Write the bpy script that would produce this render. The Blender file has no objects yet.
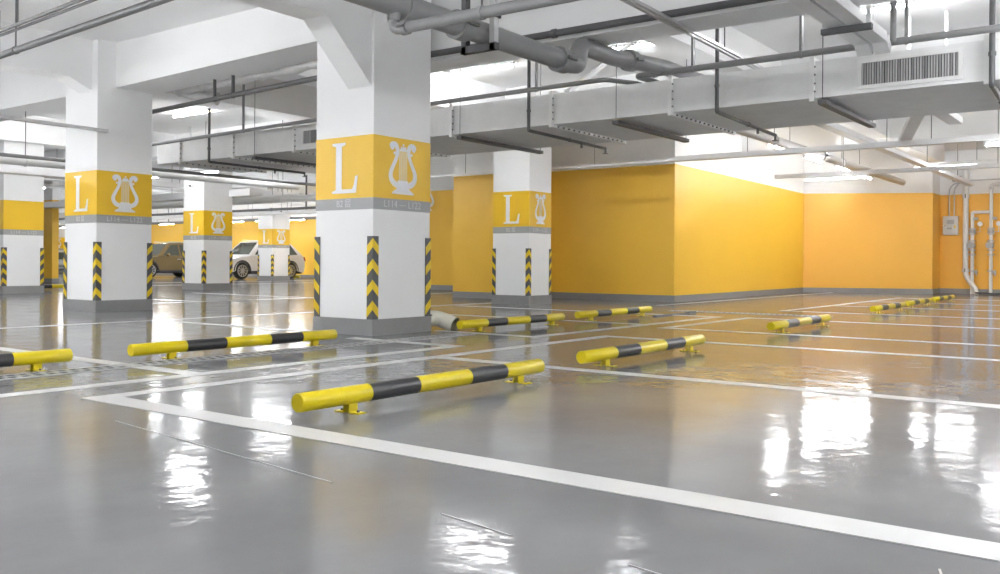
import bpy, math, random
from mathutils import Vector, Matrix
random.seed(7)
PI = math.pi
S = bpy.context.scene
COL = S.collection

# ------------------------------------------------------------------ camera
# building axes: +X runs away to the right, +Y runs away to the left, metres
cam_d = bpy.data.cameras.new('camera'); cam = bpy.data.objects.new('camera', cam_d); COL.objects.link(cam)
cam_d.sensor_width = 36.0; cam_d.lens = 0.90984 * 36.0; cam_d.shift_y = -0.02404; cam_d.clip_end = 300
cam.matrix_world = (Matrix.Translation((0, 0, 0.9)) @ Matrix.Rotation(-0.93454, 4, 'Z')
                    @ Matrix.Rotation(PI/2, 4, 'X') @ Matrix.Rotation(0.0071258, 4, 'Z'))
S.camera = cam

# ------------------------------------------------------------------ world, exposure
w = bpy.data.worlds.new('world'); S.world = w; w.use_nodes = True
w.node_tree.nodes['Background'].inputs[0].default_value = (0.9, 0.95, 1, 1)
w.node_tree.nodes['Background'].inputs[1].default_value = 0.05
S.view_settings.view_transform = 'Standard'; S.view_settings.look = 'None'
S.cycles.diffuse_bounces = 7; S.cycles.max_bounces = 12
S.view_settings.gamma = 1.0; S.view_settings.use_curve_mapping = False
S.view_settings.exposure = 2.48
TUBE_STRENGTH = 26.0

# ------------------------------------------------------------------ materials
def nodes(m):
    m.use_nodes = True
    nt = m.node_tree
    return nt, nt.nodes['Principled BSDF'], nt.nodes.new, nt.links.new
def mat(name, col, rough=0.5, metal=0.0, vary=0.05, scale=3.0, bump=0.0, bscale=40.0, spec=0.5, stretch=(1, 1, 1)):
    m = bpy.data.materials.new(name); nt, b, N, Lk = nodes(m)
    b.inputs['Roughness'].default_value = rough; b.inputs['Metallic'].default_value = metal
    b.inputs['Specular IOR Level'].default_value = spec
    tc = N('ShaderNodeTexCoord'); mp = N('ShaderNodeMapping'); mp.inputs['Scale'].default_value = stretch
    geo = N('ShaderNodeNewGeometry')
    Lk(geo.outputs['Position'], mp.inputs['Vector'])
    no = N('ShaderNodeTexNoise'); no.inputs['Scale'].default_value = scale; no.inputs['Detail'].default_value = 5
    Lk(mp.outputs['Vector'], no.inputs['Vector'])
    mx = N('ShaderNodeMix'); mx.data_type = 'RGBA'
    mx.inputs[6].default_value = tuple(max(0, c * (1 - vary)) for c in col) + (1,)
    mx.inputs[7].default_value = tuple(min(1, c * (1 + vary)) for c in col) + (1,)
    Lk(no.outputs['Fac'], mx.inputs[0]); Lk(mx.outputs[2], b.inputs['Base Color'])
    if bump:
        n2 = N('ShaderNodeTexNoise'); n2.inputs['Scale'].default_value = bscale; n2.inputs['Detail'].default_value = 4
        Lk(mp.outputs['Vector'], n2.inputs['Vector'])
        bp = N('ShaderNodeBump'); bp.inputs['Strength'].default_value = bump; bp.inputs['Distance'].default_value = 0.01
        Lk(n2.outputs['Fac'], bp.inputs['Height']); Lk(bp.outputs['Normal'], b.inputs['Normal'])
    return m
def emit(name, col, s):
    m = bpy.data.materials.new(name); nt, b, N, Lk = nodes(m)
    b.inputs['Base Color'].default_value = (*col, 1); b.inputs['Emission Color'].default_value = (*col, 1)
    b.inputs['Emission Strength'].default_value = s
    return m
def floor_mat():
    m = bpy.data.materials.new('floor_epoxy'); nt, b, N, Lk = nodes(m)
    geo = N('ShaderNodeNewGeometry')
    n1 = N('ShaderNodeTexNoise'); n1.inputs['Scale'].default_value = 0.9; n1.inputs['Detail'].default_value = 6
    Lk(geo.outputs['Position'], n1.inputs['Vector'])
    cr = N('ShaderNodeValToRGB')
    cr.color_ramp.elements[0].position = 0.3; cr.color_ramp.elements[0].color = (0.165, 0.165, 0.168, 1)
    cr.color_ramp.elements[1].position = 0.72; cr.color_ramp.elements[1].color = (0.215, 0.215, 0.218, 1)
    Lk(n1.outputs['Fac'], cr.inputs[0]); Lk(cr.outputs[0], b.inputs['Base Color'])
    n3 = N('ShaderNodeTexNoise'); n3.inputs['Scale'].default_value = 2.2; n3.inputs['Detail'].default_value = 4
    Lk(geo.outputs['Position'], n3.inputs['Vector'])
    mr = N('ShaderNodeMapRange'); mr.inputs[1].default_value = 0.3; mr.inputs[2].default_value = 0.75
    mr.inputs[3].default_value = 0.06; mr.inputs[4].default_value = 0.15
    Lk(n3.outputs['Fac'], mr.inputs[0]); Lk(mr.outputs[0], b.inputs['Roughness'])
    b.inputs['IOR'].default_value = 1.75
    n2 = N('ShaderNodeTexNoise'); n2.inputs['Scale'].default_value = 4.2; n2.inputs['Detail'].default_value = 3.0; n2.inputs['Roughness'].default_value = 0.5
    Lk(geo.outputs['Position'], n2.inputs['Vector'])
    bp = N('ShaderNodeBump'); bp.inputs['Strength'].default_value = 0.6; bp.inputs['Distance'].default_value = 0.007
    Lk(n2.outputs['Fac'], bp.inputs['Height']); Lk(bp.outputs['Normal'], b.inputs['Normal'])
    # worn semi-gloss: part of the coating is matt
    df = N('ShaderNodeBsdfDiffuse'); Lk(cr.outputs[0], df.inputs['Color'])
    ms = N('ShaderNodeMixShader'); ms.inputs[0].default_value = 0.68
    Lk(df.outputs[0], ms.inputs[1]); Lk(b.outputs[0], ms.inputs[2])
    Lk(ms.outputs[0], nt.nodes['Material Output'].inputs['Surface'])
    return m

M = dict(
    floor=floor_mat(),
    line=mat('line_paint', (0.52, 0.52, 0.52), 0.32, vary=0.06, scale=6),
    white=mat('white_wall_paint', (0.86, 0.86, 0.86), 0.55, vary=0.025, scale=1.5, bump=0.06),
    ceil=mat('ceiling_paint', (0.87, 0.87, 0.87), 0.7, vary=0.03, scale=1.2),
    yellow=mat('yellow_wall_paint', (0.88, 0.525, 0.05), 0.42, vary=0.03, scale=1.3, bump=0.05),
    amber=mat('amber_wall_paint', (0.88, 0.47, 0.055), 0.42, vary=0.03, scale=1.3, bump=0.05),
    pyellow=mat('pillar_yellow_paint', (0.82, 0.50, 0.012), 0.45, vary=0.03, scale=2),
    grey=mat('grey_strip_paint', (0.36, 0.36, 0.36), 0.5, vary=0.04),
    base=mat('grey_skirting_paint', (0.25, 0.25, 0.25), 0.45, vary=0.10, scale=5, bump=0.1),
    mark=mat('white_marking_paint', (0.82, 0.82, 0.84), 0.5, vary=0.03),
    strings=mat('pale_string_paint', (0.80, 0.68, 0.42), 0.5, vary=0.03),
    strip_text=mat('pale_grey_lettering', (0.60, 0.60, 0.60), 0.5, vary=0.02),
    rubber=mat('black_rubber', (0.075, 0.077, 0.08), 0.5, vary=0.12, scale=20),
    chevron=mat('yellow_reflective_tape', (0.80, 0.56, 0.01), 0.4, vary=0.04),
    stop_y=mat('wheel_stop_yellow', (0.68, 0.54, 0.004), 0.30, vary=0.07, scale=14),
    stop_k=mat('wheel_stop_black', (0.032, 0.032, 0.034), 0.32, vary=0.2, scale=20),
    duct=mat('duct_board', (0.79, 0.79, 0.785), 0.7, vary=0.10, scale=3.5, bump=0.1, bscale=25),
    flange=mat('duct_flange_paint', (0.82,0.82,0.81), 0.55, vary=0.06, scale=9),
    steel=mat('dark_angle_steel', (0.10, 0.10, 0.105), 0.5, metal=0.3, vary=0.15, scale=12),
    bolt=mat('dark_bolt_steel', (0.16, 0.16, 0.16), 0.5, metal=0.5),
    pipe=mat('grey_pipe_paint', (0.25, 0.25, 0.253), 0.42, vary=0.08, scale=8, spec=0.5),
    pipe_dark=mat('dark_pipe_paint', (0.10, 0.10, 0.102), 0.42, vary=0.1, scale=8),
    galv=mat('galvanised_steel', (0.56,0.56,0.565), 0.38, metal=0.55, vary=0.12, scale=9),
    tray=mat('tray_white_steel', (0.78, 0.78, 0.785), 0.4, metal=0.1, vary=0.05, scale=6),
    wpipe=mat('white_pipe_paint', (0.74, 0.74, 0.735), 0.38, vary=0.05, scale=8),
    foil=mat('crinkled_foil', (0.62, 0.62, 0.62), 0.42, metal=0.35, vary=0.15, scale=12, bump=0.9, bscale=16),
    pvc=mat('ivory_pvc', (0.78, 0.77, 0.68), 0.35, vary=0.06, scale=10),
    pvc_in=mat('ivory_pvc_inside', (0.40, 0.38, 0.28), 0.6, vary=0.1),
    grille=mat('grille_grey', (0.42, 0.42, 0.42), 0.5, vary=0.05),
    dark=mat('dark_void', (0.05, 0.05, 0.05), 0.8),
    drain=mat('drain_steel', (0.42, 0.42, 0.42), 0.4, metal=0.3, vary=0.15, scale=15),
    joint=mat('pale_floor_scratch', (0.42, 0.42, 0.42), 0.4, vary=0.2, scale=9),
    tube=emit('fluorescent_tube', (0.97, 0.985, 1.0), TUBE_STRENGTH),
    lampbody=mat('lamp_white_enamel', (0.78, 0.78, 0.78), 0.4, vary=0.02),
    carwhite=mat('white_car_paint', (0.72, 0.72, 0.73), 0.22, vary=0.01, spec=0.6),
    carbrown=mat('bronze_car_paint', (0.26, 0.19, 0.09), 0.25, metal=0.4, vary=0.03),
    cargrey=mat('silver_car_paint', (0.55, 0.56, 0.57), 0.25, metal=0.4, vary=0.03),
    glass=mat('dark_car_glass', (0.06, 0.07, 0.06), 0.08, vary=0.1, spec=0.8),
    tyre=mat('tyre_rubber', (0.03, 0.03, 0.03), 0.7),
    rim=mat('alloy_rim', (0.55, 0.55, 0.56), 0.3, metal=0.7),
    plastic=mat('black_plastic', (0.05, 0.05, 0.055), 0.5),
    lens=mat('headlamp_lens', (0.65, 0.67, 0.7), 0.1, spec=0.8),
    red=mat('red_lamp_lens', (0.35, 0.03, 0.03), 0.2),
    chrome=mat('chrome', (0.7, 0.7, 0.7), 0.15, metal=1.0),
    box=mat('control_box_enamel', (0.62, 0.62, 0.60), 0.4, vary=0.03),
    gauge=mat('gauge_face', (0.8, 0.8, 0.78), 0.3),
    warn=mat('warning_yellow', (0.85, 0.6, 0.03), 0.4),
)

# ------------------------------------------------------------------ mesh builder
class MB:
    def __init__(s): s.v = []; s.f = []; s.sm = []
    def add(s, vs, fs, smooth=False):
        o = len(s.v); s.v += [tuple(p) for p in vs]
        for f in fs: s.f.append([i + o for i in f]); s.sm.append(smooth)
        return s
    def box(s, x0, x1, y0, y1, z0, z1):
        return s.add([(x0,y0,z0),(x1,y0,z0),(x1,y1,z0),(x0,y1,z0),(x0,y0,z1),(x1,y0,z1),(x1,y1,z1),(x0,y1,z1)],
                     [(3,2,1,0),(4,5,6,7),(0,1,5,4),(1,2,6,5),(2,3,7,6),(3,0,4,7)])
    def prism(s, pts, a, b, axis='z', smooth=False):
        # pts: 2-D outline, counter-clockwise; extruded from a to b along the axis
        def P(p, h):
            return {'z': (p[0], p[1], h), 'y': (p[0], h, p[1]), 'x': (h, p[0], p[1])}[axis]
        n = len(pts)
        vs = [P(p, a) for p in pts] + [P(p, b) for p in pts]
        fs = [tuple(range(n))[::-1], tuple(range(n, 2*n))] + [(i, (i+1) % n, n + (i+1) % n, n + i) for i in range(n)]
        return s.add(vs, fs, smooth)
    def bar(s, p0, p1, wd, ht, up=(0,0,1)):
        p0 = Vector(p0); p1 = Vector(p1); d = (p1-p0).normalized(); u = Vector(up)
        r = d.cross(u)
        if r.length < 1e-5: r = d.cross(Vector((1,0,0)))
        r.normalize(); u = r.cross(d).normalized()
        vs = []
        for p in (p0, p1):
            for a, b in ((-1,-1),(1,-1),(1,1),(-1,1)): vs.append(p + r*a*wd/2 + u*b*ht/2)
        return s.add(vs, [(3,2,1,0),(4,5,6,7),(0,1,5,4),(1,2,6,5),(2,3,7,6),(3,0,4,7)])
    def tube(s, pts, r, n=12, caps=True, radii=None):
        pts = [Vector(p) for p in pts]; k = len(pts)
        d0 = (pts[1]-pts[0]).normalized()
        ref = Vector((0,0,1)) if abs(d0.z) < 0.9 else Vector((1,0,0))
        a = d0.cross(ref).normalized(); rings = []
        for i, p in enumerate(pts):
            t = (pts[min(i+1,k-1)] - pts[max(i-1,0)]).normalized()
            a = (a - t*a.dot(t)).normalized(); b = t.cross(a)
            rr = radii[i] if radii else r
            rings.append([p + (a*math.cos(2*PI*j/n) + b*math.sin(2*PI*j/n))*rr for j in range(n)])
        vs = [q for R in rings for q in R]
        fs = [(i*n+j, i*n+(j+1)%n, (i+1)*n+(j+1)%n, (i+1)*n+j) for i in range(k-1) for j in range(n)]
        s.add(vs, fs, True)
        if caps:
            s.add(rings[0], [tuple(range(n))[::-1]]); s.add(rings[-1], [tuple(range(n))])
        return s
    def ball(s, c, r, n=10, m=6, sz=1.0):
        vs = []; fs = []
        for i in range(m+1):
            t = PI*i/m
            for j in range(n):
                p = 2*PI*j/n; vs.append((c[0]+r*math.sin(t)*math.cos(p), c[1]+r*math.sin(t)*math.sin(p), c[2]-r*sz*math.cos(t)))
        for i in range(m):
            for j in range(n): fs.append((i*n+j, i*n+(j+1)%n, (i+1)*n+(j+1)%n, (i+1)*n+j))
        return s.add(vs, fs, True)
    def mesh(s, name, m):
        me = bpy.data.meshes.new(name); me.from_pydata(s.v, [], s.f)
        me.polygons.foreach_set('use_smooth', s.sm); me.materials.append(M[m] if isinstance(m, str) else m)
        me.validate(); me.update()
        return me
    def build(s, name, m, parent=None):
        return link(name, s.mesh(name, m), parent)
def link(name, me, parent=None, loc=None, rotz=None):
    o = bpy.data.objects.new(name, me); COL.objects.link(o)
    if parent is not None: o.parent = parent
    if loc is not None: o.location = loc
    if rotz is not None: o.rotation_euler.z = rotz
    return o
def tag(o, label, cat, group=None):
    o['label'] = label; o['category'] = cat
    if group: o['group'] = group
    return o
def thing(name, label, cat, loc=(0,0,0), rotz=0.0, group=None):
    o = bpy.data.objects.new(name, None); COL.objects.link(o); o.location = loc; o.rotation_euler.z = rotz
    o.empty_display_size = 0.1
    return tag(o, label, cat, group)
def struct(o): o['kind'] = 'structure'; return o
def dup(root, loc, rotz, label, group=None):
    r = root.copy(); COL.objects.link(r); r.location = loc; r.rotation_euler.z = rotz; r['label'] = label
    if group: r['group'] = group
    for ch in list(root.children):
        c = ch.copy(); COL.objects.link(c); c.parent = r
        for g in list(ch.children):
            d = g.copy(); COL.objects.link(d); d.parent = c
    return r
def fillet(pts, rad, n=5):
    pts = [Vector(p) for p in pts]; out = [pts[0]]
    for i in range(1, len(pts)-1):
        a = (pts[i-1]-pts[i]); b = (pts[i+1]-pts[i]); r = min(rad, a.length*.45, b.length*.45)
        p0 = pts[i] + a.normalized()*r; p2 = pts[i] + b.normalized()*r
        for k in range(n+1):
            t = k/n; out.append(p0*(1-t)**2 + pts[i]*2*t*(1-t) + p2*t*t)
    out.append(pts[-1]); return out
def text_mesh(body, size, depth, m, name):
    cu = bpy.data.curves.new('t', 'FONT'); cu.body = body; cu.size = size; cu.extrude = depth; cu.align_x = 'CENTER'; cu.align_y = 'CENTER'
    o = bpy.data.objects.new('t', cu); COL.objects.link(o)
    bpy.context.view_layer.update()
    me = bpy.data.meshes.new_from_object(o.evaluated_get(bpy.context.evaluated_depsgraph_get()))
    bpy.data.objects.remove(o); bpy.data.curves.remove(cu)
    me.name = name; me.materials.clear(); me.materials.append(M[m])
    return me

SLAB = 4.72
# ------------------------------------------------------------------ the setting
floor = struct(MB().box(-16, 62, -16, 74, -0.15, 0.0).build('floor', 'floor'))
ceiling = struct(MB().box(-16, 62, -16, 74, SLAB, SLAB+0.2).build('ceiling', 'ceil'))

def wall(name, outline, faces, z1=SLAB, paint='yellow', top=3.27, skirt=0.16):
    """closed outline (ccw) as a solid; faces = list of (p0, p1) painted stretches walked so that the room is on the right"""
    wo = struct(MB().prism(outline, 0, z1).build(name, 'white'))
    for k, f in enumerate(faces):
        p0, p1 = f[0], f[1]; pm = f[2] if len(f) > 2 else paint
        a = Vector((*p0, 0)); b = Vector((*p1, 0)); d = (b-a).normalized(); n = Vector((d.y, -d.x, 0))
        def strip(z0, zz1, th, nm, mt, e0=0.0, e1=0.0):
            A = a - d*e0; B = b + d*e1; vs = []
            for q in (A, B, B + n*th, A + n*th): vs.append((q.x, q.y, z0))
            for q in (A, B, B + n*th, A + n*th): vs.append((q.x, q.y, zz1))
            MB().add(vs, [(0,1,2,3),(7,6,5,4),(1,0,4,5),(2,1,5,6),(3,2,6,7),(0,3,7,4)]).build(nm, mt, wo)
        strip(skirt, f[3] if len(f) > 3 else top, 0.006, 'painted_band', pm, 0.0, 0.006)
        strip(0.0, skirt, 0.018, 'skirting', 'base', 0.0, 0.018)
    return wo
wall('wall_core', [(19.7,9.45),(30.2,9.83),(36,9.83),(36,15.2),(22.9,15.2),(22.9,14.95),(18.2,14.95),(18.2,13.3),(19.7,13.3)],
     [((18.2,14.95),(18.2,13.3),'yellow',3.12), ((18.2,13.3),(19.7,13.3)), ((19.7,13.3),(19.7,9.45)), ((19.7,9.45),(30.2,9.83))])
wall('wall_recess', [(22.9,15.2),(36,15.2),(36,22.5),(22.9,22.5)], [((22.9,22.5),(22.9,15.2))])
wall('wall_right', [(30.2,9.83),(32.0,6.25),(33.2,6.25),(33.2,-16),(36,-16),(36,9.83)],
     [((30.2,9.83),(32.0,6.25)), ((32.0,6.25),(33.2,6.25)), ((33.2,6.25),(33.2,-16))], paint='amber')
wall('wall_far', [(34.6,22.5),(36,22.5),(36,74),(34.6,74)], [((34.6,74),(34.6,22.5))])
wall('wall_left', [(18.4,35.6),(18.65,35.6),(18.65,44),(18.4,44)], [((18.4,44),(18.4,35.6)), ((18.4,35.6),(18.65,35.6))])
wall('wall_end', [(-16,72),(34.6,72),(34.6,74),(-16,74)], [((-16,72),(34.6,72))])
struct(MB().box(-16.3, -16, -16, 74, 0, SLAB).build('wall_back', 'white'))
struct(MB().box(-16, 36, -16.3, -16, 0, SLAB).build('wall_near', 'white'))

# ---- beams
def beam(x0, x1, y0, y1, z): return struct(MB().box(x0, x1, y0, y1, z, SLAB+0.02).build('ceiling_beam', 'ceil'))
struct(MB().prism([(8.6, 4.06), (15.2, 3.93), (15.2, SLAB+0.02), (8.6, SLAB+0.02)], 8.84, 9.62, 'x').build('ceiling_beam', 'ceil'))
beam(8.84, 9.62, 15.9, 40, 3.95)
beam(9.26, 9.84, -16, 8.6, 3.60)
beam(9.6, 16.4, 15.1, 15.85, 4.03)
beam(9.5, 31, 5.72, 6.15, 4.12)
beam(9.6, 19.7, 11.75, 12.35, 4.02)
beam(16.3, 17.0, -16, 40, 3.98)
beam(-16, 40, 24.3, 25.0, 4.0)
beam(24.2, 24.9, -16, 60, 4.0)
beam(-16, 34.6, 35.0, 35.7, 4.0)
beam(-16, 34.6, 46.0, 46.7, 4.0)
beam(-16, 8.9, -2.4, -1.7, 3.9)
beam(0.6, 1.3, -16, 50, 3.95)
def haunch_beam(y0, y1, z, xp, zh, run):
    # runs towards the pillar at xp and deepens in a sloped haunch where it meets it
    return struct(MB().prism([(-16, z), (xp-run, z), (xp+0.05, zh), (xp+0.05, SLAB+0.02), (-16, SLAB+0.02)], y1, y0, 'y').build('ceiling_beam', 'ceil'))
haunch_beam(15.12, 15.55, 4.03, 8.53, 3.80, 0.45)
haunch_beam(7.86, 8.26, 3.75, 7.98, 3.00, 0.74)

# ---- painted lines on the floor (parts of the floor)
def line_x(x0, x1, y, wd=0.15, z=0.003): MB().box(x0, x1, y-wd/2, y+wd/2, 0.0, z).build('painted_line', 'line', floor)
def line_y(x, y0, y1, wd=0.16, z=0.003): MB().box(x-wd/2, x+wd/2, y0, y1, 0.0, z).build('painted_line', 'line', floor)
NEAR = 0.35
line_x(3.14, 9.75, 5.63)
line_y(3.24, NEAR-3, 5.555, 0.20); line_y(6.60, NEAR-3, 5.555); line_y(9.86, NEAR-3, 5.705)
line_x(11.60, 14.95, 5.75); line_y(11.68, NEAR-3, 5.675); line_y(14.87, NEAR-3, 5.675)
line_x(17.55, 27.2, 6.12); line_y(17.63, NEAR-3, 6.045)
for x in (20.7, 23.8, 27.1): line_y(x, NEAR-3, 6.045)
line_x(-6, 7.68, 6.20); line_y(7.60, 6.275, 7.80)
line_y(4.38, 6.275, 12.2); line_y(1.2, 6.275, 12.2); line_y(7.95, 9.0, 12.2)
line_x(9.10, 14.85, 6.26); line_y(9.18, 6.335, 7.8); line_y(12.15, 6.335, 12.0); line_y(14.77, 6.335, 12.0)
line_x(-4, 17, 12.28); line_x(18.0, 30.6, 9.0, 0.12)
line_x(9.7, 22.0, 17.2); line_y(12.2, 17.28, 22.0); line_y(15.4, 17.28, 22.0)
line_x(9.0, 30.0, 29.5); line_x(9.0, 30.0, 33.0)
# pale hairline joints in the coating
def hair(p0, p1, wd=0.007):
    MB().bar((*p0, 0.001), (*p1, 0.001), wd, 0.002).build('floor_joint', 'joint', floor)
hair((2.82, 4.75), (2.58, 2.75)); hair((2.50, 2.1), (2.44, 1.75)); hair((2.42, 1.30), (2.36, 0.95)); hair((2.95, 0.55), (2.5, 0.42))

# ------------------------------------------------------------------ pillars
def L_outline():
    return [(0,0),(0.44,0),(0.47,0.215),(0.425,0.205),(0.40,0.10),(0.37,0.048),(0.19,0.048),(0.178,0.06),(0.178,0.585),(0.24,0.605),(0.24,0.63),(0.0,0.63),(0.0,0.605),(0.07,0.585),(0.07,0.045),(0.0,0.025)]
def fan(mb, outline, y0, y1):
    # outline in (x, z), front at y0 < back at y1
    n = len(outline)
    mb.add([(x, y0, z) for x, z in outline] + [(x, y1, z) for x, z in outline],
           [tuple(range(n))] + [(i, n+i, n+(i+1) % n, (i+1) % n) for i in range(n)])
def ribbon(mb, pts, wds, y0, y1):
    L = []; R = []
    for i, p in enumerate(pts):
        a = pts[max(i-1,0)]; b = pts[min(i+1,len(pts)-1)]
        dx, dz = b[0]-a[0], b[1]-a[1]; l = math.hypot(dx, dz) or 1
        nx, nz = -dz/l, dx/l; L.append((p[0]+nx*wds[i]/2, p[1]+nz*wds[i]/2)); R.append((p[0]-nx*wds[i]/2, p[1]-nz*wds[i]/2))
    n = len(pts)
    vs = [(x,y0,z) for x,z in L] + [(x,y0,z) for x,z in R] + [(x,y1,z) for x,z in L] + [(x,y1,z) for x,z in R]
    fs = []
    for i in range(n-1):
        fs += [(i, n+i, n+i+1, i+1), (i, i+1, 2*n+i+1, 2*n+i), (n+i+1, n+i, 3*n+i, 3*n+i+1)]
    mb.add(vs, fs)
def disc(mb, cx, cz, r, y0, y1, n=14):
    fan(mb, [(cx + r*math.cos(2*PI*i/n), cz + r*math.sin(2*PI*i/n)) for i in range(n)], y0, y1)
def smooth_pts(p, n=4):
    out = []
    for i in range(len(p)-1):
        p0, p1, p2, p3 = p[max(i-1,0)], p[i], p[i+1], p[min(i+2,len(p)-1)]
        for k in range(n):
            t = k/n
            out.append(tuple(0.5*((2*b) + (-a+c)*t + (2*a-5*b+4*c-d)*t*t + (-a+3*b-3*c+d)*t**3) for a, b, c, d in zip(p0,p1,p2,p3)))
    out.append(p[-1]); return out
def lyre_meshes(y0=-0.004, y1=0.0):
    K = 0.506/212.0; KZ = 0.635/397.0
    def c(p): return ((p[0]-247)*K, (425-p[1])*KZ)
    mb = MB()
    arm = [(168,66),(156,52),(166,38),(186,38),(201,60),(203,100),(193,150),(172,205),(155,255),(154,300),(174,338),(212,360),(247,366)]
    wd = [20,24,26,27,27,24,23,24,27,30,32,32,34]
    for sgn in (1, -1):
        pts = smooth_pts([c(p) + (w_*K,) for p, w_ in zip(arm, wd)])
        xy = [(sgn*p[0], p[1]) for p in pts]; ww = [p[2] for p in pts]
        if sgn < 0: xy = xy[::-1]; ww = ww[::-1]
        ribbon(mb, xy, ww, y0, y1)
        disc(mb, sgn*c((165,62))[0], c((165,62))[1], 15*K, y0-0.0004, y1)
        disc(mb, sgn*c((181,106))[0], c((181,106))[1], 8*K, y0, y1, 8)
    fan(mb, [c(p) for p in ((165,425),(330,425),(329,412),(296,385),(282,366),(287,318),(207,318),(212,366),(198,385),(166,412))], y0-0.0008, y1)
    for q in ((250,36,7),(236,58,7),(264,58,7),(226,76,6),(274,76,6)): disc(mb, *c(q[:2]), q[2]*K, y0, y1, 8)
    fan(mb, [c(p) for p in ((217,86),(283,86),(250,50))], y0, y1)
    st = MB()
    for i in range(5):
        x = 221 + i*13.2
        fan(st, [c(p) for p in ((x-4.6,320),(x+4.6,320),(x+4.6,84),(x-4.6,84))], y0, y1)
    return mb.mesh('lyre_emblem', 'mark'), st.mesh('lyre_strings', 'strings')
W = 1.05
lm = MB(); fan(lm, [(x-0.235, z) for x, z in L_outline()], -0.004, 0.0); L_ME = lm.mesh('letter_l', 'mark')
LY_ME, ST_ME = lyre_meshes()
T_ME = text_mesh('L114 — L122', 0.125, 0.002, 'strip_text', 'bay_range_text')
B_ME = text_mesh('B2 层', 0.115, 0.002, 'strip_text', 'level_text')
BODY_ME = MB().box(0, W, 0, W, 0.0, SLAB).mesh('body', 'white')
def shell(z0, z1, e, name, m): return MB().box(-e, W+e, -e, W+e, z0, z1).mesh(name, m)
BAND_ME = shell(1.69, 2.458, 0.003, 'yellow_band', 'pyellow')
STRIP_ME = shell(1.549, 1.69, 0.0035, 'grey_strip', 'grey')
PBASE_ME = shell(0.0, 0.20, 0.022, 'skirting', 'base')
G0, G1, GW, GT = 0.195, 1.217, 0.088, 0.013
GUARD_ME = MB().prism([(-GT,-GT),(GW,-GT),(GW,0),(0,0),(0,GW),(-GT,GW)], G0, G1).mesh('corner_guard', 'rubber')
def chevron_mesh():
    e = GT + 0.0025; h = 0.112; dr = 0.10; mb = MB(); t = 0.002
    for flip in (0, 1):
        pts = [(-e, 0), (GW, -dr), (GW, -dr+h), (-e, h)]
        vs = [(a, -e, z) if not flip else (-e, a, z) for a, z in pts] + [((a, -e+t, z) if not flip else (-e+t, a, z)) for a, z in pts]
        fs = [(0,1,2,3),(0,4,5,1),(2,6,7,3),(1,5,6,2)]
        if flip: fs = [f[::-1] for f in fs]
        mb.add(vs, fs)
    return mb.mesh('chevron', 'chevron')
CHEV_ME = chevron_mesh()
def pillar(x, y, label, sx=1.0, sy=1.0, lyre=True):
    p = thing('pillar', label, 'pillar', (x, y, 0), 0, 'painted concrete pillars'); p.scale = (sx, sy, 1)
    for nm, me in (('body', BODY_ME), ('yellow_band', BAND_ME), ('grey_strip', STRIP_ME), ('skirting', PBASE_ME)): link(nm, me, p)
    # letters: on the -X face and the +X face; lyres on the -Y and +Y faces
    e = 0.0035
    faces = [((-e, W/2, 0), -PI/2, 'L'), ((W/2, -e, 0), 0.0, 'Y')]
    for (lx, ly, lz), rz, kind in faces:
        d = Vector((math.cos(rz), math.sin(rz), 0))
        if kind == 'L':
            link('letter', L_ME, p, Vector((lx, ly, 1.755)) + d*0.02, rz)
        elif lyre:
            em = link('lyre_emblem', LY_ME, p, (lx, ly, 1.755), rz); link('lyre_strings', ST_ME, em)
        tm = link('strip_lettering', B_ME if kind == 'L' else T_ME, p, (lx, ly, 1.62))
        if kind == 'L': tm.location.x -= 0.0005
        else: tm.location.y -= 0.0005
        tm.rotation_euler = (PI/2, 0, rz)
    for k, (cx, cy) in enumerate(((0,0),(W,0),(W,W),(0,W))):
        g = link('corner_guard', GUARD_ME, p, (cx, cy, 0), k*PI/2)
        for i in range(4): link('chevron', CHEV_ME, g, (0, 0, G0 + 0.125 + i*0.255))
    return p
pillar(7.98, 7.82, 'large white pillar in the centre, wheel stop and pvc elbow at its foot', 1.0, 0.965)
pillar(8.50, 14.95, 'white pillar on the left under the joint of two ceiling beams')
pillar(16.07, 11.10, 'white pillar in front of the yellow core wall', 0.81, 0.92)
pillar(17.12, 24.0, 'grey-shaded pillar between the bronze car and the white car')
pillar(28.50, 34.58, 'distant white pillar hiding the middle of the white car')
pillar(11.40, 24.55, 'white pillar cut off by the left edge of the photo', lyre=False)
pillar(32.10, 62.4, 'tiny farthest pillar seen past the yellow wall end at left')

# emblem painted on the recessed wall, half hidden by the central pillar
for nm, me in (('lyre_emblem', LY_ME),):
    o = link(nm, me, bpy.data.objects['wall_recess'], (22.89, 19.98, 2.62), -PI/2); o.scale = (1.3, 1, 1.3)
    s_ = link('lyre_strings', ST_ME, bpy.data.objects['wall_recess'], (22.89, 19.98, 2.62), -PI/2); s_.scale = (1.3, 1, 1.3)

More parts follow.
